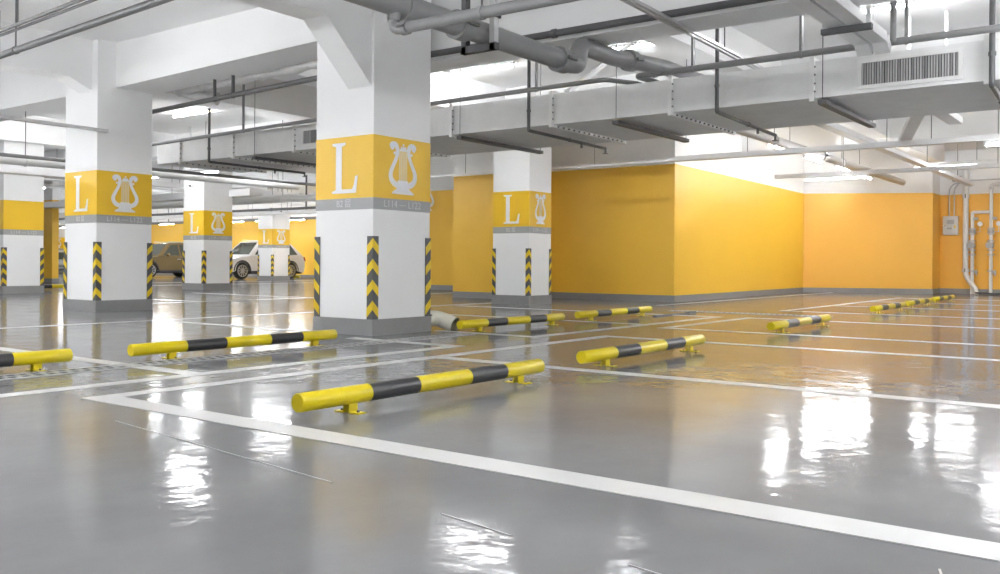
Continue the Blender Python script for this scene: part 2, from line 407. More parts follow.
# ------------------------------------------------------------------ wheel stops
def make_stop(label, loc, rotz=0.0):
    t = thing('wheel_stop', label, 'wheel stop', loc, rotz, 'yellow and black tube wheel stops')
    R_ = 0.055; z = 0.104; cuts = [0, 0.55, 0.99, 1.53, 1.95, 2.43]
    for i in range(5):
        a, b = cuts[i], cuts[i+1]; mb = MB()
        if i == 0: mb.tube([(a, 0, z), (a+0.004, 0, z), (b, 0, z)], R_, 20, True, [R_-0.004, R_, R_])
        elif i == 4: mb.tube([(a, 0, z), (b-0.004, 0, z), (b, 0, z)], R_, 20, True, [R_, R_, R_-0.004])
        else: mb.tube([(a, 0, z), (b, 0, z)], R_, 20, True)
        mb.build('yellow_tube' if i % 2 == 0 else 'black_tube', 'stop_y' if i % 2 == 0 else 'stop_k', t)
    for x in (0.41, 2.15):
        mb = MB()
        mb.prism([(-0.035, 0.007), (0.035, 0.007), (0.035, z-0.01), (-0.035, z-0.01)], 0.020, 0.026, 'y')
        mb.prism([(-0.035, 0.007), (0.035, 0.007), (0.035, z-0.01), (-0.035, z-0.01)], -0.026, -0.020, 'y')
        mb.box(-0.035, 0.035, -0.10, -0.020, 0.0005, 0.007); mb.box(-0.035, 0.035, 0.020, 0.10, 0.0005, 0.007)
        b_ = mb.build('bracket', 'stop_y', t); b_.location = (x, 0, 0)
        for yy in (-0.068, 0.068):
            bo = MB().tube([(0, yy, 0.006), (0, yy, 0.019)], 0.010, 6).build('bolt', 'bolt', b_)
    return t
stop0 = make_stop('nearest wheel stop, lying inside the front parking bay', (3.44, 3.95, 0))
for loc, lab in (((6.61, 4.02, 0), 'second nearest wheel stop, at the centre right of the floor'),
                 ((1.56, 7.42, 0), 'wheel stop cut off by the left edge, beside the trench drain'),
                 ((4.53, 7.40, 0), 'wheel stop lying along the drain, just left of the central pillar'),
                 ((9.05, 7.32, 0), 'wheel stop starting beside the white pvc elbow'),
                 ((12.04, 7.40, 0), 'wheel stop in front of the corner of the yellow core wall'),
                 ((11.57, 4.18, 0), 'lone wheel stop right of the core wall corner, below the bright wall'),
                 ((17.5, 4.42, 0), 'nearest of three wheel stops in a row near the right wall'),
                 ((20.55, 4.50, 0), 'middle of three wheel stops in a row near the right wall'),
                 ((23.6, 4.58, 0), 'farthest of three wheel stops in a row near the right wall'),
                 ((12.95, 27.0, 0), 'distant wheel stop between the two left pillars')):
    dup(stop0, loc, 0.0, lab, 'yellow and black tube wheel stops')
dup(stop0, (32.25, 36.9, 0), PI/2, 'distant wheel stop under the white car', 'yellow and black tube wheel stops')
dup(stop0, (30.6, 42.2, 0), PI/2, 'distant wheel stop under the bronze car', 'yellow and black tube wheel stops')

# ------------------------------------------------------------------ trench drains
def drain(label, x0, y0, n, along='x', wd=0.30, ln=1.0):
    t = thing('trench_drain', label, 'drain', (x0, y0, 0), 0 if along == 'x' else PI/2, 'trench drains in the floor')
    tot = n*ln
    mb = MB(); mb.box(0, tot, -wd/2, -wd/2+0.03, 0, 0.006); mb.box(0, tot, wd/2-0.03, wd/2, 0, 0.006); mb.build('frame', 'drain', t)
    MB().box(0, tot, -wd/2+0.03, wd/2-0.03, 0.0, 0.0015).build('channel', 'dark', t)
    g = MB(); g.box(0, ln-0.01, -0.012, 0.012, 0.0016, 0.006)
    k = int(ln/0.1)
    for i in range(k):
        xa = i*ln/k
        g.box(xa, xa+0.03, -wd/2+0.03, -0.012, 0.0016, 0.005); g.box(xa+0.04, xa+0.07, 0.012, wd/2-0.03, 0.0016, 0.006)
    me = g.mesh('grate', 'drain')
    for i in range(n): link('grate', me, t, (i*ln, 0, 0))
    return t
drain('slotted steel trench drain running past the foot of the central pillar', -2.0, 7.15, 11, wd=0.28)
drain('slotted drain cover crossing the gap between the marked bays', 16.2, 4.8, 3, 'y', 0.36)
ds = thing('cable_ramp', 'dark flat strip lying on the floor before the core wall', 'cable cover', (14.1, 7.12, 0))
MB().prism([(-0.045, 0), (0.045, 0), (0.025, 0.02), (-0.025, 0.02)], 0, 1.3, 'x').build('ramp', 'steel', ds)
MB().prism([(-0.055, 0), (0.055, 0), (0.035, 0.035), (-0.035, 0.035)], 1.3, 1.6, 'x').build('end_cap', 'rubber', ds)

# ------------------------------------------------------------------ pvc elbow at the pillar foot
el = thing('pvc_pipe_elbow', 'ivory pvc pipe elbow lying at the foot of the central pillar', 'pipe', (0, 0, 0))
pth = fillet([(9.07, 7.98, 0.15), (9.36, 7.98, 0.16), (9.40, 7.68, 0.07)], 0.22, 8)
n_ = len(pth)
mb = MB(); mb.tube(pth, 0.102, 20, False); mb.build('elbow', 'pvc', el)
mb = MB(); mb.tube([p for p in pth[::-1]], 0.094, 20, False); mb.build('bore', 'pvc_in', el)
MB().tube([(9.09, 7.98, 0.15), (9.17, 7.98, 0.15)], 0.110, 20).build('collar', 'pvc', el)
MB().tube([pth[-2] , pth[-1]], 0.106, 20, False).build('rim', 'pvc', el)
for a in (-0.6, 0.5):
    MB().tube([(9.10, 7.98 - 0.104*math.cos(a), 0.15 + 0.104*math.sin(a)), (9.16, 7.98 - 0.104*math.cos(a), 0.15 + 0.104*math.sin(a))], 0.014, 6).build('clip', 'steel', el)
MB().box(9.09, 9.17, 7.92, 8.04, 0.0, 0.06).build('foot', 'pvc', el)

# ------------------------------------------------------------------ air duct
DU0, DU1, DZ0, DZ1 = 11.5, 13.72, 2.995, 3.455
duct = thing('air_duct', 'wide pale grey air duct crossing under the ceiling behind the central pillar', 'air duct')
fl = [17.8, 16.94, 15.16, 13.33, 11.4, 9.49, 7.54, 5.58, 3.64, 1.69, -0.25, -2.2, -4.15, -6.1, -8.05, -10.0]
bolt_me = None
for i in range(len(fl)-1):
    MB().box(DU0, DU1, fl[i+1]+0.004, fl[i]-0.004, DZ0, DZ1).build('duct_section', 'duct', duct)
def ring(y, e, th):
    mb = MB()
    mb.box(DU0-e, DU0, y-th, y+th, DZ0-e, DZ1+e); mb.box(DU1, DU1+e, y-th, y+th, DZ0-e, DZ1+e)
    mb.box(DU0, DU1, y-th, y+th, DZ0-e, DZ0); mb.box(DU0, DU1, y-th, y+th, DZ1, DZ1+e); return mb
for y in fl[1:-1]:
    f_ = ring(y, 0.045, 0.028).build('flange', 'flange', duct)
    b = MB()
    for z in (3.07, 3.17, 3.28, 3.38): b.tube([(DU0-0.03, y-0.045, z), (DU0-0.03, y-0.029, z)], 0.012, 6)
    for k in range(14): x = DU0 + 0.12 + k*0.152; b.tube([(x, y-0.05, DZ0-0.025), (x, y-0.029, DZ0-0.025)], 0.013, 6)
    o = b.build('flange_bolts', 'bolt', f_); o['kind'] = 'stuff'
def louver(y0, y1, z0, z1, nsl):
    gr = MB(); e = 0.045
    gr.box(DU0-0.03, DU0, y0-e, y1+e, z1, z1+e); gr.box(DU0-0.03, DU0, y0-e, y1+e, z0-e, z0)
    gr.box(DU0-0.03, DU0, y0-e, y0, z0, z1); gr.box(DU0-0.03, DU0, y1, y1+e, z0, z1)
    g = gr.build('vent_grille', 'flange', duct)
    MB().box(DU0-0.004, DU0-0.001, y0, y1, z0, z1).build('vent_backing', 'dark', g)
    sl = MB()
    for k in range(nsl):
        y = y0 + (k+0.5)*(y1-y0)/nsl
        sl.bar((DU0-0.016, y, z0), (DU0-0.016, y, z1), 0.022, 0.004, (0.8, random.choice((0.6, -0.35)), 0))
    o = sl.build('vent_slats', 'grille', g); o['kind'] = 'stuff'
louver(1.98, 3.05, 3.085, 3.355, 36)
louver(12.3, 13.08, 3.10, 3.34, 26)
for y in (14.44, 9.28, 6.41, 3.50, 0.6, -2.4, -5.3):
    h = MB().box(DU0-0.08, DU1+0.08, y-0.05, y+0.05, DZ0-0.10, DZ0-0.046).build('hanger_bar', 'steel', duct)
    for x in (DU0-0.055, DU1+0.055): MB().tube([(x, y, DZ0-0.06), (x, y, SLAB)], 0.006, 6).build('hanger_rod', 'steel', h)

# ------------------------------------------------------------------ pipes
def pipe(name, label, pts, r, m, fil=0.0, couplings=(), hangers=(), cat='pipe', group=None, coup_m=None, n=14, top=SLAB, strap=0.0):
    t = thing(name, label, cat, (0, 0, 0), 0, group)
    P_ = fillet(pts, fil) if fil else pts
    MB().tube(P_, r, n).build('pipe', m, t)
    pv = [Vector(p) for p in pts]
    def at(seg, f): return pv[seg].lerp(pv[seg+1], f), (pv[seg+1]-pv[seg]).normalized()
    for seg, f in couplings:
        c, d = at(seg, f)
        k = MB().tube([c - d*r*0.7, c + d*r*0.7], r*1.28, n).build('coupling', coup_m or m, t)
        s_ = d.cross(Vector((0, 0, 1)))
        s_ = s_.normalized() if s_.length > 0.1 else Vector((1, 0, 0))
        for q in (-1, 1): MB().tube([c + s_*q*r*1.45 - d*r*0.75, c + s_*q*r*1.45 + d*r*0.75], r*0.2, 6).build('coupling_bolt', 'bolt', k)
    for hh in hangers:
        c, d = at(hh[0], hh[1])
        hk = MB().tube([c - d*0.018, c + d*0.018], r*1.18, n).build('hanger_clamp', m, t)
        if strap: MB().bar(c + Vector((0,0,r)), Vector((c.x, c.y, top if len(hh) < 3 else hh[2])), strap, strap*0.5, d).build('hanger_strut', m, hk)
        else: MB().tube([c + Vector((0,0,r*0.8)), (c.x, c.y, top if len(hh) < 3 else hh[2])], 0.008, 6).build('hanger_rod', 'steel', hk)
    return t
# big main along +X, with elbow stepping up before the duct
pipe('water_main', 'thickest grey pipe crossing in front of the top of the central pillar',
     [(-8, 5.62, 3.22), (9.0, 5.62, 3.22)], 0.112, 'pipe', 0, [(0, .878), (0, .985), (0, 0.72)], [(0, .83, 3.0+1.7), (0, .55)], n=24, coup_m='pipe')
pipe('water_main', 'grey pipe elbow and rising end of the thick main above the duct',
     [(8.95, 5.62, 3.22), (9.12, 5.62, 3.22), (9.14, 5.62, 3.47), (9.95, 5.62, 3.47), (11.4, 5.62, 3.60), (13.9, 5.62, 3.62)], 0.105, 'pipe', 0.14, [(3, .3)], n=24, coup_m='pipe')
# steel bracket that carries the main
br = thing('pipe_bracket', 'dark square steel bracket clamping the thick main to the ceiling', 'bracket')
for y in (5.44, 5.80): MB().box(7.20, 7.27, y-0.03, y+0.03, 3.02, SLAB).build('upright', 'galv' if y < 5.6 else 'steel', br)
MB().box(7.20, 7.27, 5.40, 5.84, 3.02, 3.09).build('cross_bar', 'steel', br)
MB().box(7.17, 7.30, 5.40, 5.48, 3.34, 3.40).build('cleat', 'steel', br); MB().box(7.17, 7.30, 5.76, 5.84, 3.30, 3.42).build('cleat', 'steel', br)
# branch crossing under the main
pipe('branch_pipe', 'grey branch pipe with an elbow hanging in front of the central pillar',
     [(5.98, 5.62, 3.14), (5.98, 5.62, 2.98), (6.10, -6.0, 2.98)], 0.050, 'pipe', 0.07, [(0, .30), (1, 0.012), (1, .35)], [(1, .085), (1, .5)], coup_m='pipe')
# sprinkler line under the beam
pipe('sprinkler_pipe', 'dark pipe running under the beam behind the central pillar',
     [(9.68, 15.3, 3.64), (9.29, 10.3, 3.64), (9.085, 7.84, 3.64), (9.19, -8, 3.64)], 0.042, 'pipe_dark', 0, [(2, .12), (2, .3)], [(0, .45, 3.97), (0, .56, 3.97)], strap=0.05)
# lines along the duct
pipe('sprinkler_pipe', 'slim grey pipe bending down onto the duct top, right of the pillar',
     [(11.05, 17.4, 3.34), (11.05, 12.2, 3.42), (11.2, 6.45, 3.50), (11.75, 6.20, 3.50), (12.4, 6.20, 3.50)], 0.034, 'pipe', 0.10, [], [(1, .80), (1, 0.2), (0, .6)], strap=0.045)
pipe('sprinkler_pipe', 'grey pipe above the right part of the duct',
     [(12.6, 5.98, 3.53), (11.25, 5.98, 3.50), (11.2, -8, 3.53)], 0.042, 'pipe', 0.08, [(1, .02)], [(1, .06), (1, .25), (1, .163)], strap=0.06)
def drop(label, y, x1, ztop, yb=0.0, thick=0.026):
    t = pipe('sprinkler_drop', label, [(11.36, y, ztop), (11.36, y, DZ0-0.08), (x1, y+0.12, DZ0-0.08)], thick, 'pipe_dark', 0.03, [(0, .75), (1, .5)], [], cat='pipe', group='sprinkler drops under the duct')
    h = MB(); h.tube([(x1, y+0.12, DZ0-0.08), (x1, y+0.12, DZ0-0.16)], 0.02, 8); h.tube([(x1, y+0.12, DZ0-0.16), (x1, y+0.12, DZ0-0.17)], 0.05, 10)
    h.build('sprinkler_head', 'bolt', t)
    MB().tube([(x1-0.9, y+0.06, DZ0-0.08), (x1-0.9, y+0.06, DZ0-0.17)], 0.022, 8).build('nozzle', 'pipe_dark', t)
drop('sprinkler drop pipe bent under the duct left of the central pillar', 15.77, 14.0, 4.0)
drop('sprinkler drop pipe bent under the duct just right of the central pillar', 7.87, 13.9, 4.1)
drop('sprinkler drop pipe bent under the middle of the right duct', 4.85, 13.9, 4.3)
drop('sprinkler drop pipe at the right edge of the photo', 1.62, 13.9, 4.3, thick=0.032)
pipe('hanger_post', 'short grey strut dropping behind the right sprinkler pipe', [(11.2, 2.62, SLAB), (11.2, 2.62, 3.5)], 0.034, 'pipe', cat='strut')
# top left runs
pipe('sprinkler_pipe', 'dark pipe slanting across the top left corner', [(4.95, 10.9, 3.22), (4.64, 6.1, 3.22)], 0.038, 'pipe_dark', 0, [(0, .0)], [(0, .12)])
pipe('conduit', 'upper thin conduit of the pair in the top left corner', [(4.43, 9.9, 3.22), (4.21, 6.6, 3.22)], 0.018, 'pipe_dark', 0, [], [(0, .22)])
pipe('conduit', 'lower thin conduit of the pair in the top left corner', [(4.52, 10.1, 3.22), (4.29, 6.6, 3.22)], 0.014, 'pipe_dark')
# foil-wrapped pipe between the left pillars
fo = thing('foil_wrapped_pipe', 'crinkled foil-wrapped pipe hung between the two front pillars', 'pipe')
pp = [Vector((9.9, 14.7, 4.02)).lerp(Vector((9.9, 9.0, 4.08)), i/70) for i in range(71)]
MB().tube(pp, .1, 14, True, [0.095 + random.uniform(-.022, .022) for _ in pp]).build('wrapped_pipe', 'foil', fo)
pp = [Vector((9.92, 14.66, 4.0)).lerp(Vector((10.3, 14.05, 3.86)), i/12) for i in range(13)]
MB().tube(pp, .1, 14, True, [0.10 + random.uniform(-.022, .022) for _ in pp]).build('wrapped_branch', 'foil', fo)
for y in (14.3, 13.4, 12.0, 11.0, 10.0): MB().tube([(9.9, y, 4.1), (9.9, y, SLAB)], 0.014, 6).build('hanger_rod', 'steel', fo)
# ------------------------------------------------------------------ cable trays
def tray_mesh(p0, p1, wd, ht, th=0.012):
    p0 = Vector(p0); p1 = Vector(p1); d = (p1-p0).normalized(); r = d.cross(Vector((0,0,1))).normalized(); u = r.cross(d)
    mb = MB(); mb.bar(p0, p1, wd, th)
    for s_ in (-1, 1): mb.bar(p0 + r*s_*(wd/2-th/2) + u*ht/2, p1 + r*s_*(wd/2-th/2) + u*ht/2, th, ht)
    return mb
tr = thing('cable_tray', 'pair of pale steel cable trays coming down from the top right', 'cable tray')
for y in (2.91, 2.71):
    tray_mesh((6.0, y, 3.46), (10.95, y, 3.46), 0.165, 0.11).build('tray', 'tray', tr)
    tray_mesh((10.95, y, 3.46), (11.10, y, 3.36), 0.165, 0.11).build('tray_end', 'tray', tr)
bk = MB().box(9.96, 10.04, 2.55, 3.07, 3.39, 3.45).build('bracket', 'steel', tr)
for y in (2.585, 3.035): MB().box(9.98, 10.02, y-0.02, y+0.02, 3.45, SLAB).build('hanger', 'galv', bk)
tr = thing('cable_tray', 'sloping pale cable tray emerging below the duct at right', 'cable tray')
tray_mesh((13.9, 2.95, 3.30), (16.9, 2.95, 3.30), 0.22, 0.10).build('tray', 'tray', tr)
tray_mesh((15.0, 3.10, 3.30), (18.4, 4.1, 3.22), 0.20, 0.10).build('branch', 'tray', tr)
MB().box(14.9, 14.98, 2.7, 3.3, 3.24, 3.29).build('bracket', 'steel', tr)
for y in (2.74, 3.26): MB().box(14.92, 14.96, y-0.02, y+0.02, 3.29, SLAB).build('hanger', 'galv', tr)
sr = thing('strut_rail', 'thin double steel rail slanting above the right part of the duct', 'rail')
for dy in (0.0, 0.07): MB().bar((6.6, 4.36+dy, 3.57), (13.6, 4.54+dy, 3.57), 0.035, 0.035).build('rail', 'galv', sr)
for x in (8.2, 10.6): MB().tube([(x, 4.43, 3.57), (x, 4.43, SLAB)], 0.008, 6).build('hanger_rod', 'steel', sr)
dg = thing('diagonal_brace', 'pale diagonal bar rising behind the duct beside the big pipe', 'brace')
MB().bar((12.25, 7.74, 3.62), (13.4, 7.21, 4.56), 0.13, 0.06).build('brace', 'tray', dg)
MB().bar((13.36, 7.22, 4.52), (13.42, 7.19, SLAB-0.05), 0.2, 0.08).build('plate', 'galv', dg)

# ------------------------------------------------------------------ lamps and trunking
def batten_proto(label, loc, rotz, ln=1.5, group='fluorescent batten lamps'):
    t = thing('batten_lamp', label, 'lamp', loc, rotz, group)
    MB().prism([(-0.035, 0.03), (0.035, 0.03), (0.028, 0.075), (-0.028, 0.075)], -ln/2, ln/2, 'x').build('housing', 'lampbody', t)
    for s_ in (-1, 1): MB().box(s_*ln/2-0.02, s_*ln/2+0.02, -0.022, 0.022, -0.024, 0.07).build('end_holder', 'lampbody', t)
    MB().tube([(-ln/2+0.02, 0, 0), (ln/2-0.02, 0, 0)], 0.019, 10).build('fluorescent_tube', 'tube', t)
    return t
lamp0 = batten_proto('batten lamp hidden behind the duct', (15.2, 18.4, 3.3), PI/2)
ORD = ('first', 'second', 'third', 'fourth', 'fifth', 'sixth', 'seventh', 'eighth', 'ninth', 'tenth', 'eleventh', 'twelfth')
def lamps(spots, rz, label, grp='fluorescent batten lamps'):
    near = sorted(spots, key=lambda p: p[0]**2 + p[1]**2)
    for sp in spots: dup(lamp0, sp, rz, label + ', ' + ORD[near.index(sp)] + ' from the camera', grp)
def trunk(label, x0, y0, x1, y1, z, wd=0.1, ht=0.06, every=3.0, m='tray', cat='trunking', name='lamp_trunking'):
    t = thing(name, label, cat)
    a = Vector((x0, y0, z)); b = Vector((x1, y1, z)); MB().bar(a, b, wd, ht).build('rail', m, t)
    n = max(1, int((b-a).length/every))
    for i in range(n):
        p = a.lerp(b, (i+0.5)/n); MB().tube([p, (p.x, p.y, SLAB)], 0.007, 6).build('hanger_rod', 'steel', t)
    return t
# row behind the duct
trunk('lamp rail hung behind the duct', 15.2, 16.5, 15.2, 26, 3.41, 0.07, 0.05)
lamps([(15.2, y, 3.3) for y in (21.4, 24)], PI/2, 'batten lamp on the rail hidden behind the duct', 'lamps behind the duct')
# ceiling row above the duct
lamps([(14.0, y, SLAB-0.075) for y in (-9, -5, -1, 3.2, 7.2, 10.8, 16.75, 20.2)], PI/2, 'ceiling batten lamp above the duct', 'ceiling lamps above the duct')
lamps([(10.3, y, SLAB-0.075) for y in (18.9, 22.5)], PI/2, 'ceiling batten lamp behind the left pillar', 'ceiling lamps behind the left pillar')
# rail along the core wall, then a broad tray
trunk('thin white rail along the top of the yellow core wall', 17.9, 8.7, 17.9, 16.2, 3.125, 0.06, 0.045)
trunk('broad white tray crossing in front of the bright core wall', 17.9, -12, 17.9, 8.7, 3.15, 0.20, 0.10)
lamps([(17.9, y, 3.025) for y in (-9, -5, -1, 1.9)], PI/2, 'batten lamp under the broad white tray', 'lamps under the broad tray')
trunk('white tray crossing in front of the right wall', 23.0, -12, 23.0, 8.2, 3.16, 0.18, 0.09)
lamps([(23.0, y, 3.04) for y in (-8, -4, 0.5, 6.7)], PI/2, 'batten lamp under the tray before the right wall', 'lamps before the right wall')
trunk('lamp rail over the bays before the bright core wall', 20.0, 7.35, 30.0, 7.6, 3.72, 0.07, 0.05)
lamps([(x, 7.35 + (x-20)*0.025, 3.61) for x in (20.8, 23.6, 26.4, 29.0)], 0.025, 'batten lamp before the bright core wall', 'lamps before the bright core wall')
trunk('added lamp rail between the beam and the duct, right of the photo', 10.5, -10, 10.5, 1.1, 3.5, 0.07, 0.05)  # unseen rail and lamps added to brighten the duct side and ceiling bay
lamps([(10.5, y, 3.39) for y in (-8, -5, -2, 0.3)], PI/2, 'added batten lamp between beam and duct', 'added lamps between beam and duct')
trunk('added lamp rail behind the duct, right of the photo', 16.0, -10, 16.0, 1.6, 2.95, 0.07, 0.05)  # low lamps added out of view to light the duct underside
lamps([(16.0, y, 2.84) for y in (-8, -5, -2, 0.6)], PI/2, 'added batten lamp hung low behind the duct', 'added low lamps behind the duct')
trunk('added lamp rail in front of the right wall', 26.0, -10, 26.0, 5.6, 3.6, 0.07, 0.05)  # row added to brighten the amber wall, hidden behind the tray
lamps([(26.0, y, 3.49) for y in (-6, -3, 0, 2.5, 4.8)], PI/2, 'added batten lamp in front of the right wall', 'added lamps in front of the right wall')
# unseen lamps added over the near bays to brighten the front pillars and floor
trunk('added lamp rail over the nearest bays', 3.0, -12, 3.0, 13, 2.97, 0.07, 0.05)
lamps([(3.0, y, 2.86) for y in (-9, -6, -4, -2, 0, 2, 4, 6, 8, 10, 12)], PI/2, 'added batten lamp over the nearest bays', 'added lamps over the nearest bays')
trunk('added lamp rail over the bays right of the camera', 6.2, -12, 6.2, 1, 3.4, 0.07, 0.05)  # another unseen row added for fill over the near bays
lamps([(6.2, y, 3.29) for y in (-9, -6, -4, -2, 0)], PI/2, 'added batten lamp over the bays right of the camera', 'added lamps right of the camera')
# left side
trunk('lamp rail reaching the left pillar from the left edge', -6, 13.95, 8.45, 14.55, 3.09, 0.08, 0.05, m='galv')
lamps([(5.7, 14.40, 2.98), (3.5, 14.30, 2.98), (0.5, 14.2, 2.98)], math.atan2(0.6, 14.45), 'batten lamp on the rail beside the left pillar', 'lamps by the left pillar')
for yy, xs, lab in ((20.0, (-6, 0, 4, 7), 'batten lamp in the bay behind the left pillar'), (-5.0, (-8, -2, 4), 'batten lamp behind the camera'), (2.0, (-10, -4), 'batten lamp left of the camera')):  # rows behind and left of the camera are unseen, added for fill
    trunk({20.0: 'lamp rail in the bay behind the left pillar', -5.0: 'added lamp rail behind the camera', 2.0: 'added lamp rail left of the camera'}[yy], -12, yy, 8.2, yy, 3.6 if yy < 0 else 3.36, 0.07, 0.05)
    lamps([(x, yy, 3.49 if yy < 0 else 3.25) for x in xs], 0.0, lab, lab.replace('batten lamp', 'lamps'))
trunk('added lamp rail left of the left pillar', -8, 17.1, 7.2, 17.1, 3.11, 0.07, 0.05)  # unseen row added to brighten the side of the left pillar
lamps([(x, 17.1, 3.0) for x in (-3, 1, 4, 6.2)], 0.0, 'added batten lamp left of the left pillar', 'added lamps left of the left pillar')
lamps([(5.1, 13.1, 2.95), (1.5, 12.6, 2.95)], PI/2, 'added batten lamp left of the photo before the left pillar', 'added lamps left of the photo')  # lamps added out of view to lift the beam between the front pillars
trunk('added lamp rail left of the photo, before the left pillar', 5.1, 11.9, 5.1, 13.9, 3.06, 0.07, 0.05)
trunk('second added lamp rail left of the photo', 1.5, 11.4, 1.5, 13.6, 3.06, 0.07, 0.05)
# far bays
for xx in (21.0, 27.0, 32.0):
    trunk({21.0: 'nearer lamp rail over the far cars', 27.0: 'middle lamp rail over the far cars', 32.0: 'lamp rail along the far yellow wall'}[xx], xx, 24, xx, 66, 3.2, 0.10, 0.07)
    lamps([(xx, y, 3.08) for y in (25.5, 28, 30.5, 33, 37, 39.5, 42, 44.5, 48.5, 51, 55, 60)], PI/2, {21.0: 'batten lamp on the nearer rail over the far cars', 27.0: 'batten lamp on the middle rail over the far cars', 32.0: 'batten lamp along the far yellow wall'}[xx], 'lamps over the far cars')
for yy in (29.0, 40.0):
    trunk('lamp rail in the far left bay' if yy < 30 else 'lamp rail in the farthest left bay', -8, yy, 17, yy, 3.3, 0.08, 0.06)
    lamps([(x, yy, 3.19) for x in (-4, 2, 8, 14)], 0.0, 'batten lamp in the far left bay' if yy < 30 else 'batten lamp in the farthest left bay', 'lamps in the far left bays')

# ------------------------------------------------------------------ distant services under the ceiling
pipe('service_pipe', 'long white pipe beyond the left pillar', [(2, 19.0, 2.93), (16.5, 19.0, 2.93)], 0.10, 'wpipe', 0, [(0, .2), (0, .4)], [(0, .3), (0, .5)])
pipe('service_pipe', 'thin grey pipe beyond the left pillar', [(2, 17.6, 2.86), (16, 17.6, 2.86)], 0.035, 'pipe', 0, [], [(0, .4)])
pipe('service_pipe', 'bare grey pipe slanting behind the duct at right', [(14.0, 6.8, 3.55), (30.8, 6.9, 3.55)], 0.10, 'galv', 0, [(0, .5)], [(0, .3), (0, .6)])
pipe('service_pipe', 'white pipe over the distant white car', [(20.2, 20, 2.98), (20.2, 60, 2.98)], 0.11, 'wpipe', 0, [(0, .2), (0, .5)], [(0, .1), (0, .3), (0, .5)])
pipe('service_pipe', 'slim dark pipe over the distant white car', [(23.0, 20, 2.9), (23.0, 60, 2.9)], 0.05, 'pipe_dark', 0, [(0, .2)], [(0, .15), (0, .3), (0, .5)], strap=0.06)
pipe('service_pipe', 'grey pipe along the far bay ceiling', [(29.8, 24, 3.0), (29.8, 66, 3.0)], 0.07, 'pipe', 0, [(0, .3)], [(0, .2), (0, .5)], strap=0.06)
for (x0, y0, x1, y1, z, wd, ht, lab) in ((18.3, 23, 18.3, 60, 3.05, 0.5, 0.22, 'pale box duct above the grey-shaded pillar'),
        (25.5, 24, 25.5, 64, 2.95, 0.35, 0.12, 'pale cable tray above the distant cars'),
        (8, 27.8, 34, 27.8, 3.5, 0.4, 0.16, 'pale cable tray crossing the far bays'),
        (8, 33.5, 34, 33.5, 3.62, 0.3, 0.12, 'second pale cable tray crossing the far bays'),
        (2, 22.6, 14.3, 22.6, 3.1, 0.5, 0.25, 'pale box duct behind the left pillars'),
        (14.8, 5.0, 31, 5.0, 3.42, 0.2, 0.1, 'cable tray running to the right wall')):
    trunk(lab, x0, y0, x1, y1, z, wd, ht, 4.0, 'tray', 'cable tray', 'service_tray')
def cam_dome(label, x, y, z):
    t = thing('security_camera', label, 'camera', (x, y, z), 0, 'ceiling security cameras')
    MB().tube([(0,0,0.1), (0,0,SLAB-z)], 0.018, 8).build('drop_rod', 'galv', t)
    MB().tube([(0,0,0.02), (0,0,0.1)], 0.11, 16).build('housing', 'lampbody', t)
    MB().ball((0,0,0.02), 0.085, 12, 6, 0.8).build('dome', 'lampbody', t)
    MB().ball((-0.05,-0.05,-0.02), 0.03, 8, 6).build('lens', 'plastic', t)
cam_dome('white ceiling camera in front of the grey-shaded pillar', 15.6, 22.5, 3.05)
cam_dome('white ceiling camera between the grey-shaded and distant pillars', 21.6, 23.9, 3.2)
cam_dome('white ceiling camera by the distant white pillar', 25.1, 29.9, 3.0)

# ------------------------------------------------------------------ right wall equipment
XW = 33.2
cb = thing('control_box', 'pale wall control box with a small display on the amber wall', 'control box', (XW-0.007, 5.90, 1.93))
MB().box(-0.20, 0, -0.225, 0.225, 0, 0.62).build('cabinet', 'box', cb)
dr = MB().box(-0.225, -0.2, -0.215, 0.215, 0.01, 0.61).build('door', 'box', cb)
MB().box(-0.232, -0.225, -0.12, 0.10, 0.36, 0.50).build('display', 'grille', dr)
MB().box(-0.231, -0.225, -0.17, -0.11, 0.24, 0.31).build('warning_sticker', 'warn', dr)
MB().box(-0.231, -0.225, -0.05, 0.09, 0.19, 0.24).build('name_plate', 'grey', dr)
MB().tube([(-0.225, 0.17, 0.30), (-0.245, 0.17, 0.30)], 0.02, 8).build('lock', 'chrome', dr)
for k, y in enumerate((5.96, 5.80)):
    pipe('conduit', ('thin conduit rising from the left of the control box', 'thin conduit rising from the middle of the control box')[k],
         [(XW-0.06-0.06*k, y, 2.56), (XW-0.06-0.06*k, y, 3.45), (XW-0.06-0.06*k, y-0.12, 3.62), (XW-0.06-0.06*k, 5.58, 3.66)], 0.02, 'galv', 0.12)
jb = thing('junction_box', 'small dark junction box hanging over the control box', 'junction box', (XW-0.2, 5.72, 3.70))
MB().box(-0.09, 0.19, -0.12, 0.12, 0, 0.16).build('case', 'pipe', jb); MB().box(-0.10, -0.09, -0.10, 0.10, 0.02, 0.14).build('cover', 'galv', jb)
pipe('drain_pipe', 'white downpipe with an offset foot beside the control box',
     [(XW-0.14, 5.45, 4.3), (XW-0.14, 5.45, 0.62), (XW-0.30, 5.12, 0.14), (XW-0.30, 5.12, 0.0)], 0.085, 'wpipe', 0.16, [(0, .3), (0, .96)], [])
pipe('conduit', 'thin conduit along the top of the amber wall', [(XW-0.05, 5.35, 3.72), (XW-0.05, -6, 3.72)], 0.02, 'galv')
